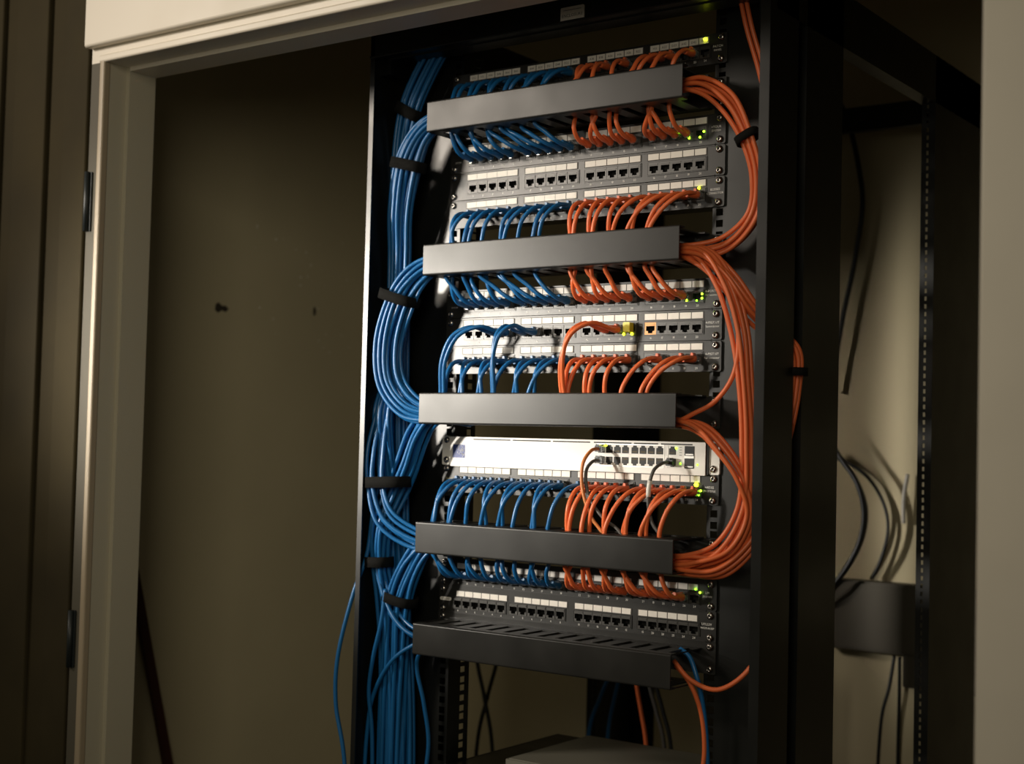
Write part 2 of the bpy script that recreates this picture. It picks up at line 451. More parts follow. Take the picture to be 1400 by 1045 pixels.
patch_panel('P6', 71, 20, 'patch panel with yellow plug, orange framed port and mostly empty right ports', nums=n20a, leds=[('y', 86, 61), ('y', 99.5, 61)], cap=('4-PIGT.UT', 'Screwdriver'), capL='SYSTEM', orange_at=15)
patch_panel('P7', 27.5, 20, 'patch panel directly above the third cable manager, long orange plug at right', nums=n20a, cap=('4-PIGT.UT', 'for computer'))
patch_panel('P8', -156, 24, 'patch panel right below the white switch, large yellow light at right', nums=n24a, leds=[('Y', 208, -150), ('g', 215, -158), ('d', 212, -164)], cap=('+ADSS', 'EN 27270E'), capL='Sommx')
patch_panel('P9', -300, 24, 'patch panel just under the fourth cable manager, mostly in shade', low=True, nums=n9, leds=[('g', 217, -297), ('d', 210, -293)], cap=('LM', 'SYSTEM'))
patch_panel('P10', -342.6, 24, 'lowest patch panel with all ports empty, above the bottom cable manager', low=True, nums=n10, cap=('UTLS3Y', 'FWRM-IH10P'), capL='pill')

# ------------------------------------------------------------------ network switch
at = (0, 0, -112.5)
sw = thing('network_switch', 'white rack-mounted network switch with sixteen paired ports and blue emblem', 'network switch', at)
b = MB(); b.rbox(-222, 223, -6, 3, -137, -91.5, 1.2); b.box(-219, 219, 5.6, 180, -135, -93, 0)
part(b, 'housing', 'switch', sw, at)
for x0, x1 in ((-242, -222.6), (226.5, 242)):
    b = MB(); b.rbox(x0, x1, -1, 2.8, -135.5, -91.5, 2.4); part(b, 'mounting_ear', 'switch', sw, at)
b = MB(); b.box(223, 226.5, -4, 2.8, -136, -92); part(b, 'side_gap', 'hole', sw, at)
b = MB()
for x0, x1 in ((-178,-107.3),(-103.2,-33.9),(-30,35.3),(41.6,104.9),(109.1,148.4),(153.1,202.9)): b.box(x0, x1, -6.15, -5.5, -95.9, -94.1)
part(b, 'vent_slots', 'hole', sw, at)
def swport(x, z, up):
    b = MB(); w = 5.6; s_ = 1 if up else -1
    O = [(-w,-5.6*s_),(w,-5.6*s_),(w,3*s_),(w*.55,3.6*s_),(w*.5,5.8*s_),(-w*.5,5.8*s_),(-w*.55,3.6*s_),(-w,3*s_)]
    b.prism([(x+u, z+v) for u, v in O], -6.25, -5.6, 'y', 0)
    for k in range(6): b.box(x-3.4+k*1.3, x-3.1+k*1.3, -6.35, -6.2, z-3*s_-1, z-3*s_+1, 1)
    return b
xs = [56.9, 70.3, 83.7, 97.1, 110.6, 123.9, 137.2, 151.0]
for i, x in enumerate(xs):
    if i >= 4: x += 2.2
    for z, up in ((-104, True), (-120.6, False)):
        part(swport(x-2, z, up), 'port', ['hole', 'gold'], sw, at)
for z, up in ((-104, True), (-120.6, False)): part(swport(171.6, z, up), 'port', ['hole', 'gold'], sw, at)
b = MB(); b.box(47.5, 158.5, -6.5, -6, -97.3, -96.5); b.box(47.5, 158.5, -6.5, -6, -128.4, -127.6); b.box(157.8, 158.6, -6.5, -6, -128, -97); b.box(164, 164.6, -6.5, -6, -128, -97)
part(b, 'port_surround', 'silver', sw, at)
for z in (-104, -121): 
    b = MB(); b.box(191, 206, -6.6, -5.5, z-7, z+7, 0); b.box(192.5, 204.5, -7, -6.5, z-5.5, z-3.8, 1)
    part(b, 'fibre_port', ['hole', 'silver'], sw, at)
b = MB(); b.box(191, 206, -7.4, -6, -114, -110.6); part(b, 'fibre_latch', 'silver', sw, at)
b = MB()
for k in range(4): b.box(182.5, 186.5, -6.2, -6, -99.5-k*3.6, -98.8-k*3.6)
write(b, '10/100/1000', 104, -95.6, -6.2, 0.1)
part(b, 'indicator_marks', 'grey', sw, at)
b = MB(); b.box(-217, -193.5, -6.5, -6, -124, -103.5, 0)
R2 = random.Random(5)
# emblem: a pale ragged figure on the blue square
for k in range(46):
    a = R2.uniform(0, 6.28); rr = R2.uniform(0, 1)**.6
    cx, cz = -203+7.2*rr*math.cos(a), -111.5+6.8*rr*math.sin(a); r = R2.uniform(.35, 1.1)
    b.prism([(cx+r*math.cos(t), cz+r*math.sin(t)) for t in (0, 1.2, 2.5, 3.7, 5)], -6.7, -6.5, 'y', 1)
for k in range(14):
    cx, cz = R2.uniform(-201, -195), R2.uniform(-122, -116); r = R2.uniform(.4, 1.0)
    b.prism([(cx+r*math.cos(t), cz+r*math.sin(t)) for t in (0, 1.2, 2.5, 3.7, 5)], -6.7, -6.5, 'y', 1)
part(b, 'emblem', ['logoblue', 'logogrey'], sw, at, 'blue square emblem with a grey figure')
b = MB(); write(b, 'PROSWIT', -205, -130.2, -6.2, 3.0); part(b, 'maker_name', 'grey', sw, at)
for sx in (-233.2, 233.4):
    for dz in (15.5, -15.3):
        s_ = inst(SCREW, 'screw', sw, at, (sx, -1, -112.4+dz)); s_.rotation_euler = (0, R.uniform(0, 6), 0)
for k, x, z in (('y', 62, -98.5), ('g', 177.5, -100.5), ('d', 184.5, -121.5), ('d', 211, -122.5)): inst(LED[k], 'indicator_light', sw, at, (x, -5.6, z), 'glowing green light')

# ------------------------------------------------------------------ cable managers
MG = {}
def manager(key, zc, label, s0, pitch, ns, dz_back=0):
    at = (0, 0, zc); H = 23.6; XL = 220
    t = thing('cable_manager', label, 'cable manager', at)
    b = MB(); b.box(-241.3, 241.3, 0, 2.6, zc-21.5+dz_back, zc+21.5+dz_back); part(b, 'back_plate', 'duct', t, at)
    for nm, zz in (('slotted_top', zc+H-2.2), ('slotted_base', zc-H+.2)):
        b = MB(); z0, z1 = zz, zz+2
        b.box(-XL, XL, -84, -70, z0, z1); b.box(-XL, XL, -14, -.4, z0, z1)
        e = -XL
        for k in range(ns):
            xs_ = s0+pitch*k
            if xs_-6.2 > e: b.box(e, xs_-6.2, -70, -14, z0, z1)
            e = xs_+6.2
        if e < XL: b.box(e, XL, -70, -14, z0, z1)
        part(b, nm, 'duct', t, at)
    # folded front cover with rounded edges
    b = MB(); r = 2.6; prof = []
    for cy, cz, t0 in ((-87+r, zc+H-r, 90), (-87+r, zc-H+r, 180)):
        for k in range(5):
            a = math.radians(t0+22.5*k); prof.append((cy+r*math.cos(a), cz+r*math.sin(a)))
    prof = [(-73, zc+H)]+prof+[(-73, zc-H), (-73, zc-H-.0)]
    inner = [(-73, zc-H+1.6), (-85, zc-H+1.6), (-85, zc+H-1.6), (-73, zc+H-1.6)]
    outer = [(-73, zc+H)]+prof[1:-2]+[(-73, zc-H)]
    b.prism(outer+inner, -XL-.5, XL+.5, 'x', 0, False)
    part(b, 'cover', 'duct', t, at)
    for sx in (-232.6, 232.6):
        for d in ((15.0, -15.0) if dz_back == 0 else (dz_back+15.2, dz_back-15)):
            inst(SCREW, 'screw', t, at, (sx, 0, zc+d))
    MG[key] = (zc, s0, pitch)
manager('M1', 393.5, 'highest of the five black cable managers, cords rising to shaded panel', -197, 31.7, 14)
manager('M2', 174.5, 'second black cable manager from the top, brightest lit grey front cover', -197, 31.7, 14)
manager('M3', -50.2, 'third black cable manager, directly above the white network switch', -197, 31.7, 14)
manager('M4', -244.3, 'fourth black cable manager, cords arching into its top from below the switch', -213.5, 30.5, 15)
manager('M5', -395.5, 'lowest black cable manager with empty slotted top, at the rack bottom', -213.5, 30.5, 15, dz_back=10.6)

# ------------------------------------------------------------------ cords
def spline(P, step=5.5):
    """centripetal Catmull-Rom through the points, resampled"""
    P = [Vector(p) for p in P]
    P = [P[0]+(P[0]-P[1])]+P+[P[-1]+(P[-1]-P[-2])]
    out = []
    for i in range(1, len(P)-2):
        p0, p1, p2, p3 = P[i-1:i+3]
        d = lambda a, b: max((a-b).length, 1e-4)**.5
        t0 = 0; t1 = t0+d(p0, p1); t2 = t1+d(p1, p2); t3 = t2+d(p2, p3)
        n = max(2, int((p2-p1).length/step))
        for k in range(n):
            t = t1+(t2-t1)*k/n
            A1 = p0*((t1-t)/(t1-t0))+p1*((t-t0)/(t1-t0)); A2 = p1*((t2-t)/(t2-t1))+p2*((t-t1)/(t2-t1)); A3 = p2*((t3-t)/(t3-t2))+p3*((t-t2)/(t3-t2))
            B1 = A1*((t2-t)/(t2-t0))+A2*((t-t0)/(t2-t0)); B2 = A2*((t3-t)/(t3-t1))+A3*((t-t1)/(t3-t1))
            out.append(B1*((t2-t)/(t2-t1))+B2*((t-t1)/(t2-t1)))
    out.append(P[-2]); return out

def disc(n):
    """n points spread over a unit disc"""
    return [(math.sqrt((i+.5)/n)*math.cos(2.39996*i), math.sqrt((i+.5)/n)*math.sin(2.39996*i)) for i in range(n)]

def bundle_path(ctrl, side, u, v, su, sv, scales=None, jit=1.2):
    """centre line control points, shifted for one strand of the bundle"""
    out = []; n = len(ctrl)
    for i, c in enumerate(ctrl):
        a = Vector(ctrl[max(i-1, 0)]); b_ = Vector(ctrl[min(i+1, n-1)]); t = (b_-a)
        t = Vector((t.x, 0, t.z)); t = t.normalized() if t.length > 1 else Vector((0,0,-1))
        o = Vector((t.z, 0, -t.x))*(1 if side < 0 else -1)
        s_ = scales[i] if scales else 1
        p = Vector(c)+o*(u*su*s_)+Vector((0,1,0))*(v*sv*s_)
        p += Vector((R.uniform(-jit, jit), R.uniform(-jit, jit), R.uniform(-jit, jit)))
        out.append(p)
    return out

ORD = ['', 'first', 'second', 'third', 'fourth', 'fifth', 'sixth', 'seventh', 'eighth', 'ninth', 'tenth', 'eleventh', 'twelfth', 'thirteenth', 'fourteenth']
RAD = 3.3
def plug_parts(root, o, x, z, bootm, yb, clear=True, tilt=0.0, vert=0.0):
    """snagless boot and clear plug at a port; the boot leans with the cord"""
    b = MB()
    d = Vector((math.sin(tilt), -math.cos(tilt), vert)).normalized()
    p0 = Vector((x, -5.5, z-.6))
    pts = [p0, p0+d*3, p0+d*8, p0+d*13, p0+d*18, p0+d*22]
    b.tube(pts, [5.6, 5.8, 5.4, 4.6, 3.8, 3.2], 10)
    b.prism([(x-2.3, z+3.5), (x+2.3, z+3.5), (x+1.6, z+7.2), (x-1.6, z+7.2)], -14, -6.4, 'y', 0)
    part(b, 'boot', bootm, root, o)
    b = MB(); b.rbox(x-5.6, x+5.6, -7.5, 4, z-4.6, z+3.0, 1.0); b.prism([(x-2.6, z-6.2), (x+2.6, z-6.2), (x+2.6, z-4.6), (x-2.6, z-4.6)], -9, 3, 'y')
    b.rbox(x-3, x+3, -10, -3, z+3.4, z+6.6, .9)
    part(b, 'plug', 'plug', root, o)

def cord(pts, m, name, label, cat='cable', group=None, r=RAD, o=None, n=8):
    o = o or tuple(pts[0])
    b = MB(); b.tube(spline(pts), r, n)
    ob = b.build(name, m, None, o); tag(ob, label, cat, group); return ob

PNAME = {'P1': 'topmost', 'P2': 'second', 'P4': 'fourth', 'P5': 'fifth', 'P6': 'sixth', 'P7': 'seventh', 'P8': 'eighth', 'P9': 'ninth'}
# where each panel's cords go: (manager, above?, blue [(port, slot)], orange [(port, slot)])
def even(ports, k0, nk): return [(p, k0+int(i*nk/len(ports))) for i, p in enumerate(ports)]
ROWS = {
 'P1': ('M1', True, even(list(range(12)), 0, 6), [(12,7),(13,7),(14,8),(16,9),(18,10),(19,10),(20,11),(22,12)]),
 'P2': ('M1', False, [(0,0),(1,0),(2,1),(3,1),(4,2),(5,2),(6,3),(7,3),(8,4),(9,5)], [(10,7),(11,8),(12,8),(13,9),(14,9),(15,11),(16,11),(17,11),(18,12)]),
 'P4': ('M2', True, [(0,0),(1,0),(2,1),(3,1),(4,2),(5,3),(6,3),(7,4),(8,5),(9,5)], [(10,7),(11,7),(12,8),(13,8),(14,9),(15,9),(16,10),(17,10),(18,11),(19,11)]),
 'P5': ('M2', False, [(0,0),(1,0),(2,1),(3,1),(4,2),(5,2),(6,3),(7,3),(8,4),(9,5)], [(10,7),(11,7),(12,8),(13,8),(14,9),(15,10),(16,10),(17,11),(18,11)]),
 'P6': ('M3', True, [(3,0),(4,0),(5,3),(6,3)], [(12,7),(13,7)]),
 'P7': ('M3', True, [(0,0),(1,1),(2,1),(3,2),(4,2),(5,3),(6,4),(7,4),(8,5),(9,5)], [(10,7),(11,7),(12,8),(13,8),(14,9),(16,10),(18,11),(19,11)]),
 'P8': ('M4', True, even(list(range(13)), 0, 8), even(list(range(13, 24)), 8, 6)),
 'P9': ('M4', False, even(list(range(12)), 0, 8), even(list(range(12, 23)), 8, 6)),
}
# bundle centre lines (after leaving the manager), with spread scale at each point
L_M1 = [(-232,-46,397),(-262,-50,377),(-284,-52,334),(-304,-44,261),(-312,-34,193),(-316,-30,113),(-322,-34,-4),(-324,-50,-60)]
L_M1_to_M4 = [(-325,-63,-120),(-321,-66,-168),(-298,-66,-220),(-246,-56,-250),(-212,-52,-252),(-152,-52,-252)]
L_M1_down = [(-318,-32,-200),(-312,-26,-330),(-306,-22,-520),(-302,-22,-1492)]
L_M2 = [(-230,-54,170),(-260,-60,150),(-284,-62,118),(-306,-62,51),(-299,-62,-10),(-264,-60,-48),(-228,-55,-58),(-205,-52,-58),(-147,-52,-58)]
L_M3 = [(-228,-52,-62),(-258,-46,-90),(-282,-42,-138),(-298,-42,-172),(-316,-56,-234),(-322,-52,-292)]
L_M3_to_M5 = [(-312,-52,-330),(-276,-56,-376),(-240,-56,-394),(-210,-52,-396),(-151,-52,-396)]
L_M3_down = [(-318,-44,-340),(-312,-36,-420),(-308,-30,-540),(-304,-28,-1492)]
L_M4 = [(-232,-50,-262),(-262,-48,-300),(-284,-44,-350),(-296,-36,-440),(-304,-30,-555),(-302,-28,-1492)]
R_M1 = [(228,-46,394),(266,-42,368),(290,-36,322),(303,-26,268),(296,-20,216),(262,-26,178),(222,-38,168),(200,-42,168),(144,-42,168)]
R_M2a = [(236,-50,166),(272,-50,122),(292,-46,60),(300,-42,-8),(303,-36,-90),(298,-34,-180),(268,-40,-236),(228,-48,-256),(205,-50,-256),(147,-50,-256)]
R_M2b = [(236,-50,160),(272,-46,130),(302,-30,84),(318,-2,60),(340,16,34),(340,20,-20),(322,8,-120),(306,-18,-214),(266,-40,-258),(226,-48,-262),(205,-50,-260),(147,-50,-260)]
R_M2c = [(234,-54,160),(268,-52,122),(284,-47,60),(279,-45,0),(254,-46,-34),(226,-52,-50),(206,-54,-58),(148,-54,-58)]
R_M3 = [(232,-50,-72),(266,-48,-100),(294,-40,-142),(304,-34,-186),(282,-40,-232),(236,-48,-252),(208,-50,-256),(149,-50,-256)]
exits = {'blue': {'M1': [], 'M2': [], 'M3': [], 'M4': []}, 'orange': {'M1': [], 'M2': [], 'M3': [], 'M4': []}}
for key, (mg, above, bl, og) in ROWS.items():
    for colr, lst in (('blue', bl), ('orange', og)):
        for i, (p, k) in enumerate(lst): exits[colr][mg].append((key, above, i, p, k))

USED = {}
def start_path(key, above, p, k, mg):
    t, px, zp = PANELS[key]; zc, s0, pitch = MG[mg]
    x = px[p]; q_ = USED.get((mg, above, k), 0); USED[(mg, above, k)] = q_+1
    sx = s0+pitch*k+(-3.3, 3.3, 0)[q_ % 3]+R.uniform(-.6, .6); ze = zc+(24 if above else -24)
    gap = abs(zp-ze); s_ = -1 if above else 1
    ysl = R.uniform(-56, -44)
    P = [(x, -6, zp), (x+(sx-x)*.02, -26, zp+s_*.3)]
    if key == 'P6':
        q = -64 if p >= 12 else -60
        P += [(x+(sx-x)*.25, -50, zp+6), (x+(sx-x)*.62, q-6, zp-8), (x+(sx-x)*.92, q-8, zp-46), (sx, -62, ze)]
        ysl = -60
    elif gap > 42:
        P += [(x+(sx-x)*.22, -41, zp+s_*gap*.12), (x+(sx-x)*.62, -52, zp+s_*gap*.45), (sx, ysl-2, ze)]
    else:
        P += [(x+(sx-x)*.25, -40, zp+s_*gap*.22), (x+(sx-x)*.62, -48, zp+s_*gap*.62), (sx, ysl, ze)]
    zi = zc+R.uniform(-7, 7)
    return P, sx, ysl, zi, x, zp

def finish(colr, mg, item, tail, endlab=None):
    key, above, i, p, k = item
    P, sx, ysl, zi, x, zp = start_path(key, above, p, k, mg)
    zc = MG[mg][0]; dirn = -1 if colr == 'blue' else 1
    P.append((sx+dirn*3, ysl, zc+(12 if above else -12)))
    if tail is not None:
        ex = tail[0]
        far = abs(ex[0]-sx)
        if far > 60: P.append((sx+dirn*22, ysl, zi))
        if far > 130: P.append((sx+dirn*far*.6, (ysl+ex[1])/2, (zi+ex[2])/2))
        P += tail
    else:
        P += [(sx+dirn*22, ysl, zi), (min(sx+60, 190) if dirn > 0 else max(sx-60, -190), ysl, zi)]
    lab = f'{colr} patch cord plugged {ORD[i+1]} from left among {colr} cords of {PNAME[key]} patch panel'
    ob = cord(P, colr, 'patch_cable', lab, 'patch cord', f'{colr} patch cords of the rack', o=(x, 0, zp))
    tilt = max(-.35, min(.35, (sx-x)*.006)); vert = (-.12 if above else .28)
    if key == 'P6': vert = .1
    bm_ = colr+'b'
    plug_parts(ob, (x, 0, zp), x, zp, bm_, 0, tilt=tilt, vert=vert)
    if key == 'P6' and p == 13:
        b = MB(); b.rbox(x+13, x+24, -14, -3, zp-5, zp+9, 1.5); part(b, 'yellow_tab', 'yellow', ob, (x, 0, zp), 'bright yellow plug body')
    return ob

def lay(colr, mg, groups):
    """groups: list of (count, path, su, sv, scales); deal the manager's cords out over them"""
    items = exits[colr][mg][:]
    R.shuffle(items)
    pos = 0
    for cnt, path, su, sv, scl in groups:
        take = items[pos:pos+cnt]; pos += cnt
        side = -1 if colr == 'blue' else 1
        for (u, v), it in zip(disc(max(cnt, 1)), take):
            finish(colr, mg, it, None if path is None else bundle_path(path, side, u, v, su, sv, scl))

lay('blue', 'M1', [(6, L_M1+L_M1_to_M4, 20, 10, [.7,.8,1,.9,.8,.7,.7,.7,.8,.9,1,.9,.6,.7]), (16, L_M1+L_M1_down, 26, 14, [.6,.8,1,.9,.85,.8,.75,.7,.7,.8,.9,.9])])
lay('blue', 'M2', [(20, L_M2, 27, 17, [.62,.85,1,1.0,.95,.85,.6,.5,.7])])
lay('blue', 'M3', [(4, L_M3+L_M3_to_M5, 12, 8, [.9,1,1,1,.9,.8,1,1.1,1,.7,.7]), (10, L_M3+L_M3_down, 24, 15, [.7,.9,1,.9,.8,.7,.8,.9,1,1])])
lay('blue', 'M4', [(14, L_M4, 24, 16, [.6,.8,1,1,1,1]), (11, None, 0, 0, None)])
lay('orange', 'M1', [(6, R_M1, 15, 12, [.9,1,.7,.6,.7,.8,.8,.7,.7]), (11, None, 0, 0, None)])
lay('orange', 'M2', [(5, R_M2a, 13, 11, [1,1.1,1,.8,.8,.8,1.1,1.1,.8,.7]), (5, R_M2b, 15, 10, [.9,1,.9,.8,.8,.8,.8,1,1.3,1.2,.9,.7]), (1, R_M2c, 6, 5, None), (8, None, 0, 0, None)])
lay('orange', 'M3', [(4, R_M3, 14, 12, [.9,1,.8,.6,.9,1.2,.9,.7]), (6, None, 0, 0, None)])
lay('orange', 'M4', [(22, None, 0, 0, None)])

# ------------------------------------------------------------------ trunk of blue cables behind the cords, and the loose ones
TT = [(-205,-34,560),(-236,-30,530),(-269,-28,490),(-303,-27,430),(-325,-24,336),(-323,-20,136),(-317,-19,-97),(-308,-18,-328),(-294,-18,-554),(-292,-18,-1492)]
for u, v in disc(14):
    P = bundle_path(TT, -1, u, v, 21, 11, [.8,.9,1,1,.75,.9,.9,1,1.2,1.3], .8)
    cord(P, 'blue', 'trunk_cable', 'blue cable in the shaded trunk running down behind the left loops', 'cable', 'blue trunk cables down the left channel')
cord([(-318,-58,-150),(-330,-60,-210),(-337,-64,-280),(-352,-76,-340),(-372,-86,-442),(-373,-86,-510),(-354,-82,-605),(-335,-78,-1492)], 'blue', 'loose_cable', 'loose blue cable bowing out left beyond the rack post', 'cable')
cord([(-205,-55,-400),(-231,-55,-405),(-281,-57,-435),(-323,-52,-491),(-338,-50,-556),(-334,-50,-1492)], 'blue', 'loose_cable', 'single blue cable curving down from left end of lowest cable manager', 'cable')
cord([(-240,-30,-410),(-258,-30,-440),(-249,-22,-502),(-242,-16,-560),(-246,-16,-620),(-250,-16,-1492)], 'blue', 'loose_cable', 'thin blue cable hanging straight beside the left mounting rail below manager', 'cable')
cord([(-300,-60,-330),(-305,-62,-380),(-322,-60,-440),(-330,-58,-490),(-326,-52,-560),(-320,-50,-1492)], 'blue', 'loose_cable', 'blue cable slanting across the lower trunk beside the left post', 'cable')
for k, dx in enumerate((0, 8)):
    cord([(262+dx,-40,590),(276+dx,-38,524),(287+dx,-32,466),(300+dx,-20,410),(312+dx,-8,340),(318+dx,0,260)], 'orange', 'drop_cable', f'{("left","right")[k]} of two orange cables dropping from rack top at right post', 'cable')
cord([(205,-50,-386),(232,-52,-408),(270,-48,-417),(303,-35,-394),(322,-18,-350),(326,-6,-300)], 'orange', 'loose_cable', 'single orange cable looping right from end of lowest cable manager', 'cable')
cord([(205,-45,-392),(224,-42,-412),(238,-34,-450),(243,-30,-500),(238,-30,-560),(234,-30,-1492)], 'orange', 'loose_cable', 'orange cable hanging down from right end of lowest cable manager', 'cable')
cord([(203,-30,-372),(218,-32,-380),(232,-36,-404),(240,-32,-440),(246,-26,-520),(240,-26,-1492)], 'blue', 'loose_cable', 'blue cable hanging down from right end of lowest cable manager', 'cable')

# cords of the switch
def switch_cord(P, m, lab, x, z, tabm='plug', bootm=None, sleeve=None):
    ob = cord(P, m, 'patch_cable', lab, 'patch cord', o=(x, -6, z), r=2.5)
    b = MB(); b.rbox(x-5.4, x+5.4, -16, -6.3, z-4.4, z+4.4, 1.2); b.rbox(x-2.6, x+2.6, -18, -8, z+4.2, z+6.6, .8)
    part(b, 'plug', tabm, ob, (x, -6, z))
    if sleeve:
        b = MB(); b.tube(spline(sleeve), 3.3, 10); part(b, 'label_sleeve', 'sleeve', ob, (x, -6, z), 'white label sleeve')
    return ob
switch_cord([(54.9,-14,-104),(54,-30,-106),(50,-46,-124),(52,-50,-160),(68,-50,-200),(86,-48,-222),(92,-48,-240)], 'tan', 'light orange cord from the upper left port of the white switch', 54.9, -104)
switch_cord([(54.9,-14,-120.6),(55,-28,-122),(52,-40,-134),(60,-46,-170),(86,-48,-200),(114,-48,-218),(122,-48,-240)], 'grey', 'dark grey cord from the lower left port of the white switch', 54.9, -120.6)
switch_cord([(171.6,-14,-120.6),(170,-28,-121),(164,-42,-130),(160,-48,-152),(160,-50,-176),(166,-48,-204),(181,-48,-222),(184,-48,-240)], 'grey', 'grey cord with white label sleeve in the lower right port of the switch', 171.6, -120.6, 'black', sleeve=[(160.3,-47,-146),(159.6,-49,-158),(159.8,-49.6,-168)])

# ------------------------------------------------------------------ hook-and-loop ties round the bundles
def tie(c, ax, ra, rb, w, label, taper=0.0):
    """band of width w round axis ax at c; ra across the picture, rb in depth"""
    b = MB(); ax = Vector(ax).normalized(); dep = Vector((0,1,0)); ac = ax.cross(dep).normalized(); dep = ac.cross(ax)
    n = 28; base = len(b.v)
    for off, gr in ((-w/2, 0), (-w/2, 1.7), (w/2, 1.7), (w/2, 0)):
        for k in range(n):
            t = 2*math.pi*k/n; e = .75
            cu, cv = math.copysign(abs(math.cos(t))**e, math.cos(t)), math.copysign(abs(math.sin(t))**e, math.sin(t))
            b.v.append(tuple(Vector(c)+ac*((ra+gr)*cu)+dep*((rb+gr)*cv)+ax*off))
    for i in range(4):
        for k in range(n):
            k2 = (k+1) % n; i2 = (i+1) % 4
            b.face((base+i*n+k, base+i*n+k2, base+i2*n+k2, base+i2*n+k), 0, i == 1)
    o = b.build('cable_tie', 'velcro', None, c); tag(o, label, 'cable tie', 'black straps round the cable bundles')
    return o
tie((-285,-52,331), (.25,0,1), 30, 18, 17, 'black strap round the blue bundle just below the highest cable manager')
tie((-287,-62,122), (.3,0,1), 33, 23, 16, 'black strap round the big blue loop left of the second cable manager')
tie((-306,-55,-165), (-.05,0,1), 37, 25, 17, 'black strap round the thick blue bundle left of the white switch')
tie((-322,-52,-290), (-.05,0,1), 21, 18, 16, 'small black strap round blue cables left of the fourth cable manager')
tie((-308,-27,424), (.55,0,1), 24, 14, 18, 'black strap in shade round the trunk near the rack top at left')
tie((-284,-44,-345), (.2,0,1), 28, 20, 15, 'black strap in the shade round cords under the fourth cable manager')
tie((293,-35,318), (-.5,0,1), 16, 12, 11, 'narrow black strap round orange cords by the right post')
tie((340,19,6), (0,0,1), 17, 13, 11, 'narrow black strap round orange cords seen through the right post gap')

# ------------------------------------------------------------------ low shelf, and what hangs behind
at = (0, 150, -600)
sh = thing('equipment_shelf', 'black metal shelf at the rack bottom holding a flat grey case', 'shelf', at)
b = MB(); b.box(-221, 221, 8, 312, -600, -597.5); part(b, 'tray', 'frame', sh, at)
b = MB(); b.box(-221, 221, 6, 8, -622, -596); b.box(-221, 221, -2, 6, -598, -596); part(b, 'front_lip', 'frame', sh, at)
for sx in (-221, 219):
    b = MB(); b.box(sx, sx+2, 8, 312, -640, -597); part(b, 'side_bracket', 'frame', sh, at)
b = MB(); b.rbox(-150, 216, 60, 296, -597.4, -588, 2, axis='z')
dv = b.build('flat_case', 'device', None, (30, 180, -597)); tag(dv, 'flat grey metal case lying on the black rack shelf', 'device')
c = MB(); c.rbox(-146, 212, 64, 292, -588, -586.6, 2, axis='z'); part(c, 'lid', 'device', dv, (30, 180, -597))
# board leaning on the left wall
b = MB()
P0, P1 = Vector((-988, -25, -205)), Vector((-968, 300, -1498))
wd = Vector((0, 1, 0))*20
dx = Vector((9, 0, 0))
b.v = [tuple(p+s1*wd*.5+s2*dx*.5) for p in (P0, P1) for s1 in (-1,1) for s2 in (-1,1)]
for q_ in ((0,1,3,2),(4,6,7,5),(0,4,5,1),(2,3,7,6),(0,2,6,4),(1,5,7,3)): b.face(q_)
tag(b.build('leaning_board', 'redwood', None, (-970, 300, -1498)), 'dark red narrow board leaning against the left closet wall', 'board')
# cables behind the rack
cord([(20,860,620),(60,856,540),(84,852,450),(94,850,380),(82,850,280),(58,850,160),(34,850,20)], 'black', 'hanging_cable', 'black cable bowing down the back wall under the rear beam', 'cable', r=5)
cord([(40,800,-60),(82,800,-118),(112,800,-160),(126,800,-212),(120,800,-262),(98,800,-310),(60,800,-360),(30,800,-380)], 'black', 'hanging_cable', 'black cable coil hanging low behind the right post, nearest strand', 'cable', r=5)
cord([(30,830,-90),(80,830,-130),(106,830,-170),(118,830,-210),(112,830,-262),(84,830,-320),(40,830,-370)], 'black', 'hanging_cable', 'black cable coil hanging low behind the right post, inner strand', 'cable', r=4)
cord([(50,860,-110),(110,860,-150),(142,860,-200),(150,860,-245),(138,860,-300),(120,860,-340)], 'black', 'hanging_cable', 'black cable hanging outside the coil behind the right post', 'cable', r=3.4)
for k, (a, c_, m_, lab) in enumerate((
  ((-545,-470), (-500,-690), 'black', 'black cable hanging behind rack, crossing left to right under lowest manager'),
  ((-500,-470), (-545,-690), 'black', 'black cable hanging behind rack, crossing right to left under lowest manager'))):
    cord([(a[0],500+12*k,a[1]+200),(a[0],500+12*k,a[1]-40),((a[0]+c_[0])/2,500+12*k,-595),(c_[0],500+12*k,c_[1]),(c_[0],500+12*k,-1492)], m_, 'hanging_cable', lab, 'cable', r=4)
for a, c_, y, m_, lab in (
  (-272,-316,560,'blue','blue cable behind the rack left of the rear post, slanting leftward'),
  (-262,-286,580,'blue','blue cable behind the rack close beside the rear post'),
  (-180,-156,500,'orange','orange cable behind the rack right of the rear post'),
  (-166,-130,520,'grey','grey cable behind the rack beside the orange one'),
  (-158,-122,530,'black','black cable behind the rack right of the grey one')):
    cord([(a,y,-380),(a,y,-520),((a+c_)/2,y,-578),(c_,y,-640),(c_,y,-1492)], m_, 'hanging_cable', lab, 'cable', r=4)
cord([(166,860,-480),(160,850,-540),(148,845,-600),(140,845,-1492)], 'black', 'hanging_cable', 'dark cable hanging from the dark box, slanting left', 'cable', r=3.4)
cord([(180,850,-480),(182,845,-560),(181,845,-640),(181,845,-1492)], 'black', 'hanging_cable', 'dark cable hanging straight down from the dark box', 'cable', r=3.4)
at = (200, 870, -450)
wb = thing('shade_band_box', 'dark box standing in for shade on the back wall, low behind the right rear post', 'box', at)  # added box, enlarged to darken the wall where a shadow band lies
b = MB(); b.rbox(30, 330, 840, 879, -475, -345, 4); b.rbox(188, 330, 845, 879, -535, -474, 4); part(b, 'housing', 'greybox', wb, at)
b = MB(); b.rbox(34, 326, 836, 840, -471, -349, 3); part(b, 'lid', 'greybox', wb, at)
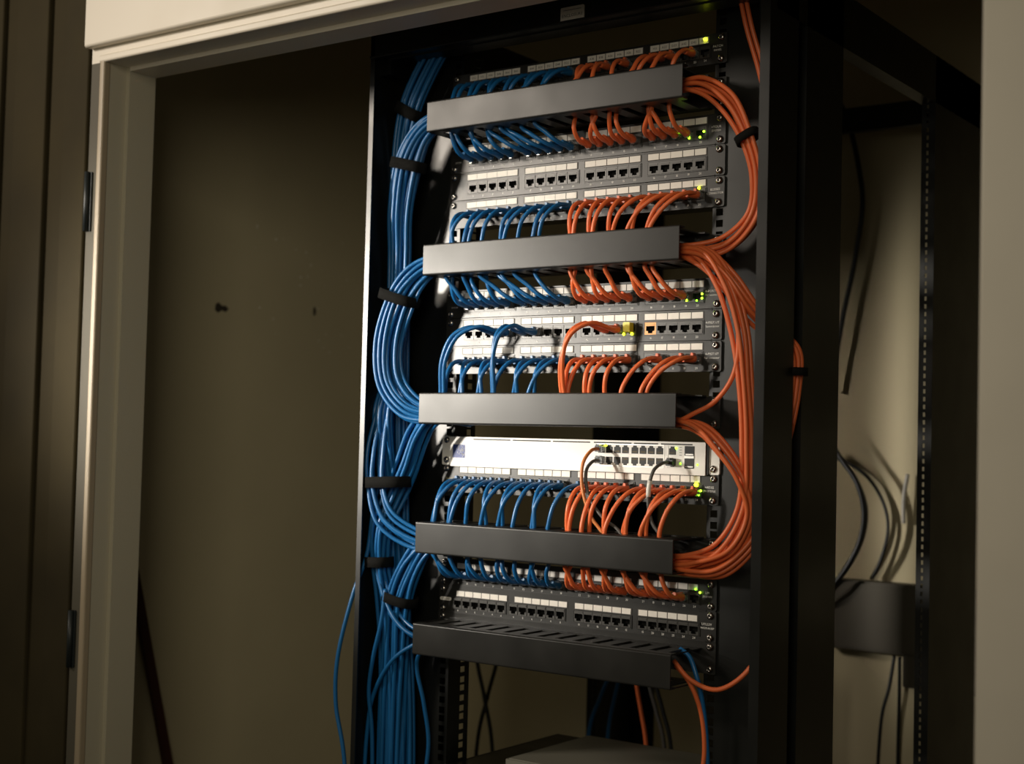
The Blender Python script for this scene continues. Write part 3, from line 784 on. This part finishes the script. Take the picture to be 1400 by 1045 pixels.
cord([(186,862,-140),(182,858,-170),(180,858,-200),(181,858,-232)], 'sleeve', 'hanging_cable', 'short white cable end on the back wall in the light patch', 'cable', r=4)

# ------------------------------------------------------------------ light
def area(name, loc, target, sx, sy, power, col, spread=None):
    l = bpy.data.lights.new(name, 'AREA'); l.shape = 'RECTANGLE'; l.size = sx; l.size_y = sy; l.energy = power; l.color = col
    if spread: l.spread = math.radians(spread)
    o = bpy.data.objects.new(name, l); COL.objects.link(o); o.location = loc
    d = Vector(target)-Vector(loc); o.rotation_euler = d.to_track_quat('-Z', 'Y').to_euler(); return o
area('window_light', (-2.05, -2.45, 2.62), (-.55, -.3, 1.85), .5, .5, 2.9, (1.0, .88, .74), 40)
area('fill_light', (.75, -1.95, 2.0), (-1.0, .6, 1.10), .7, .9, 3.1, (1.0, .90, .69), 95)  # added fill lamp, out of view, lifts the closet's left wall
sp = bpy.data.lights.new('beam_light', 'SPOT'); sp.energy = 640; sp.color = (1.0, .93, .82); sp.spot_size = math.radians(17); sp.spot_blend = 1.0; sp.shadow_soft_size = .10
so = bpy.data.objects.new('beam_light', sp); COL.objects.link(so); so.location = (-2.2, -2.35, 1.78)
so.rotation_euler = (Vector((-.16, .1, 1.47))-so.location).to_track_quat('-Z', 'Y').to_euler()
w = bpy.data.worlds.new('World'); sc.world = w; w.use_nodes = True
w.node_tree.nodes['Background'].inputs['Color'].default_value = (.9, .82, .6, 1)
w.node_tree.nodes['Background'].inputs['Strength'].default_value = .085

# ------------------------------------------------------------------ camera
cam = bpy.data.cameras.new('camera'); co = bpy.data.objects.new('camera', cam); COL.objects.link(co)
F = 1946.78; cam.sensor_width = 36; cam.lens = F/1400*36; cam.clip_start = .05
Rr = ((0.80984402, 0.58610857, 0.02508799), (0.00381988, -0.04803266, 0.99883846), (-0.58663283, 0.80880752, 0.04113783))
mw = Matrix(((Rr[0][0], Rr[1][0], -Rr[2][0], 1.153414), (Rr[0][1], Rr[1][1], -Rr[2][1], -1.744142), (Rr[0][2], Rr[1][2], -Rr[2][2], 1.404427), (0, 0, 0, 1)))
co.matrix_world = mw
cam.dof.use_dof = True; cam.dof.focus_distance = 2.02; cam.dof.aperture_fstop = 3.2
sc.camera = co
vs = sc.view_settings; vs.view_transform = 'Standard'; vs.look = 'None'; vs.gamma = 1; vs.exposure = 0
vs.use_curve_mapping = False
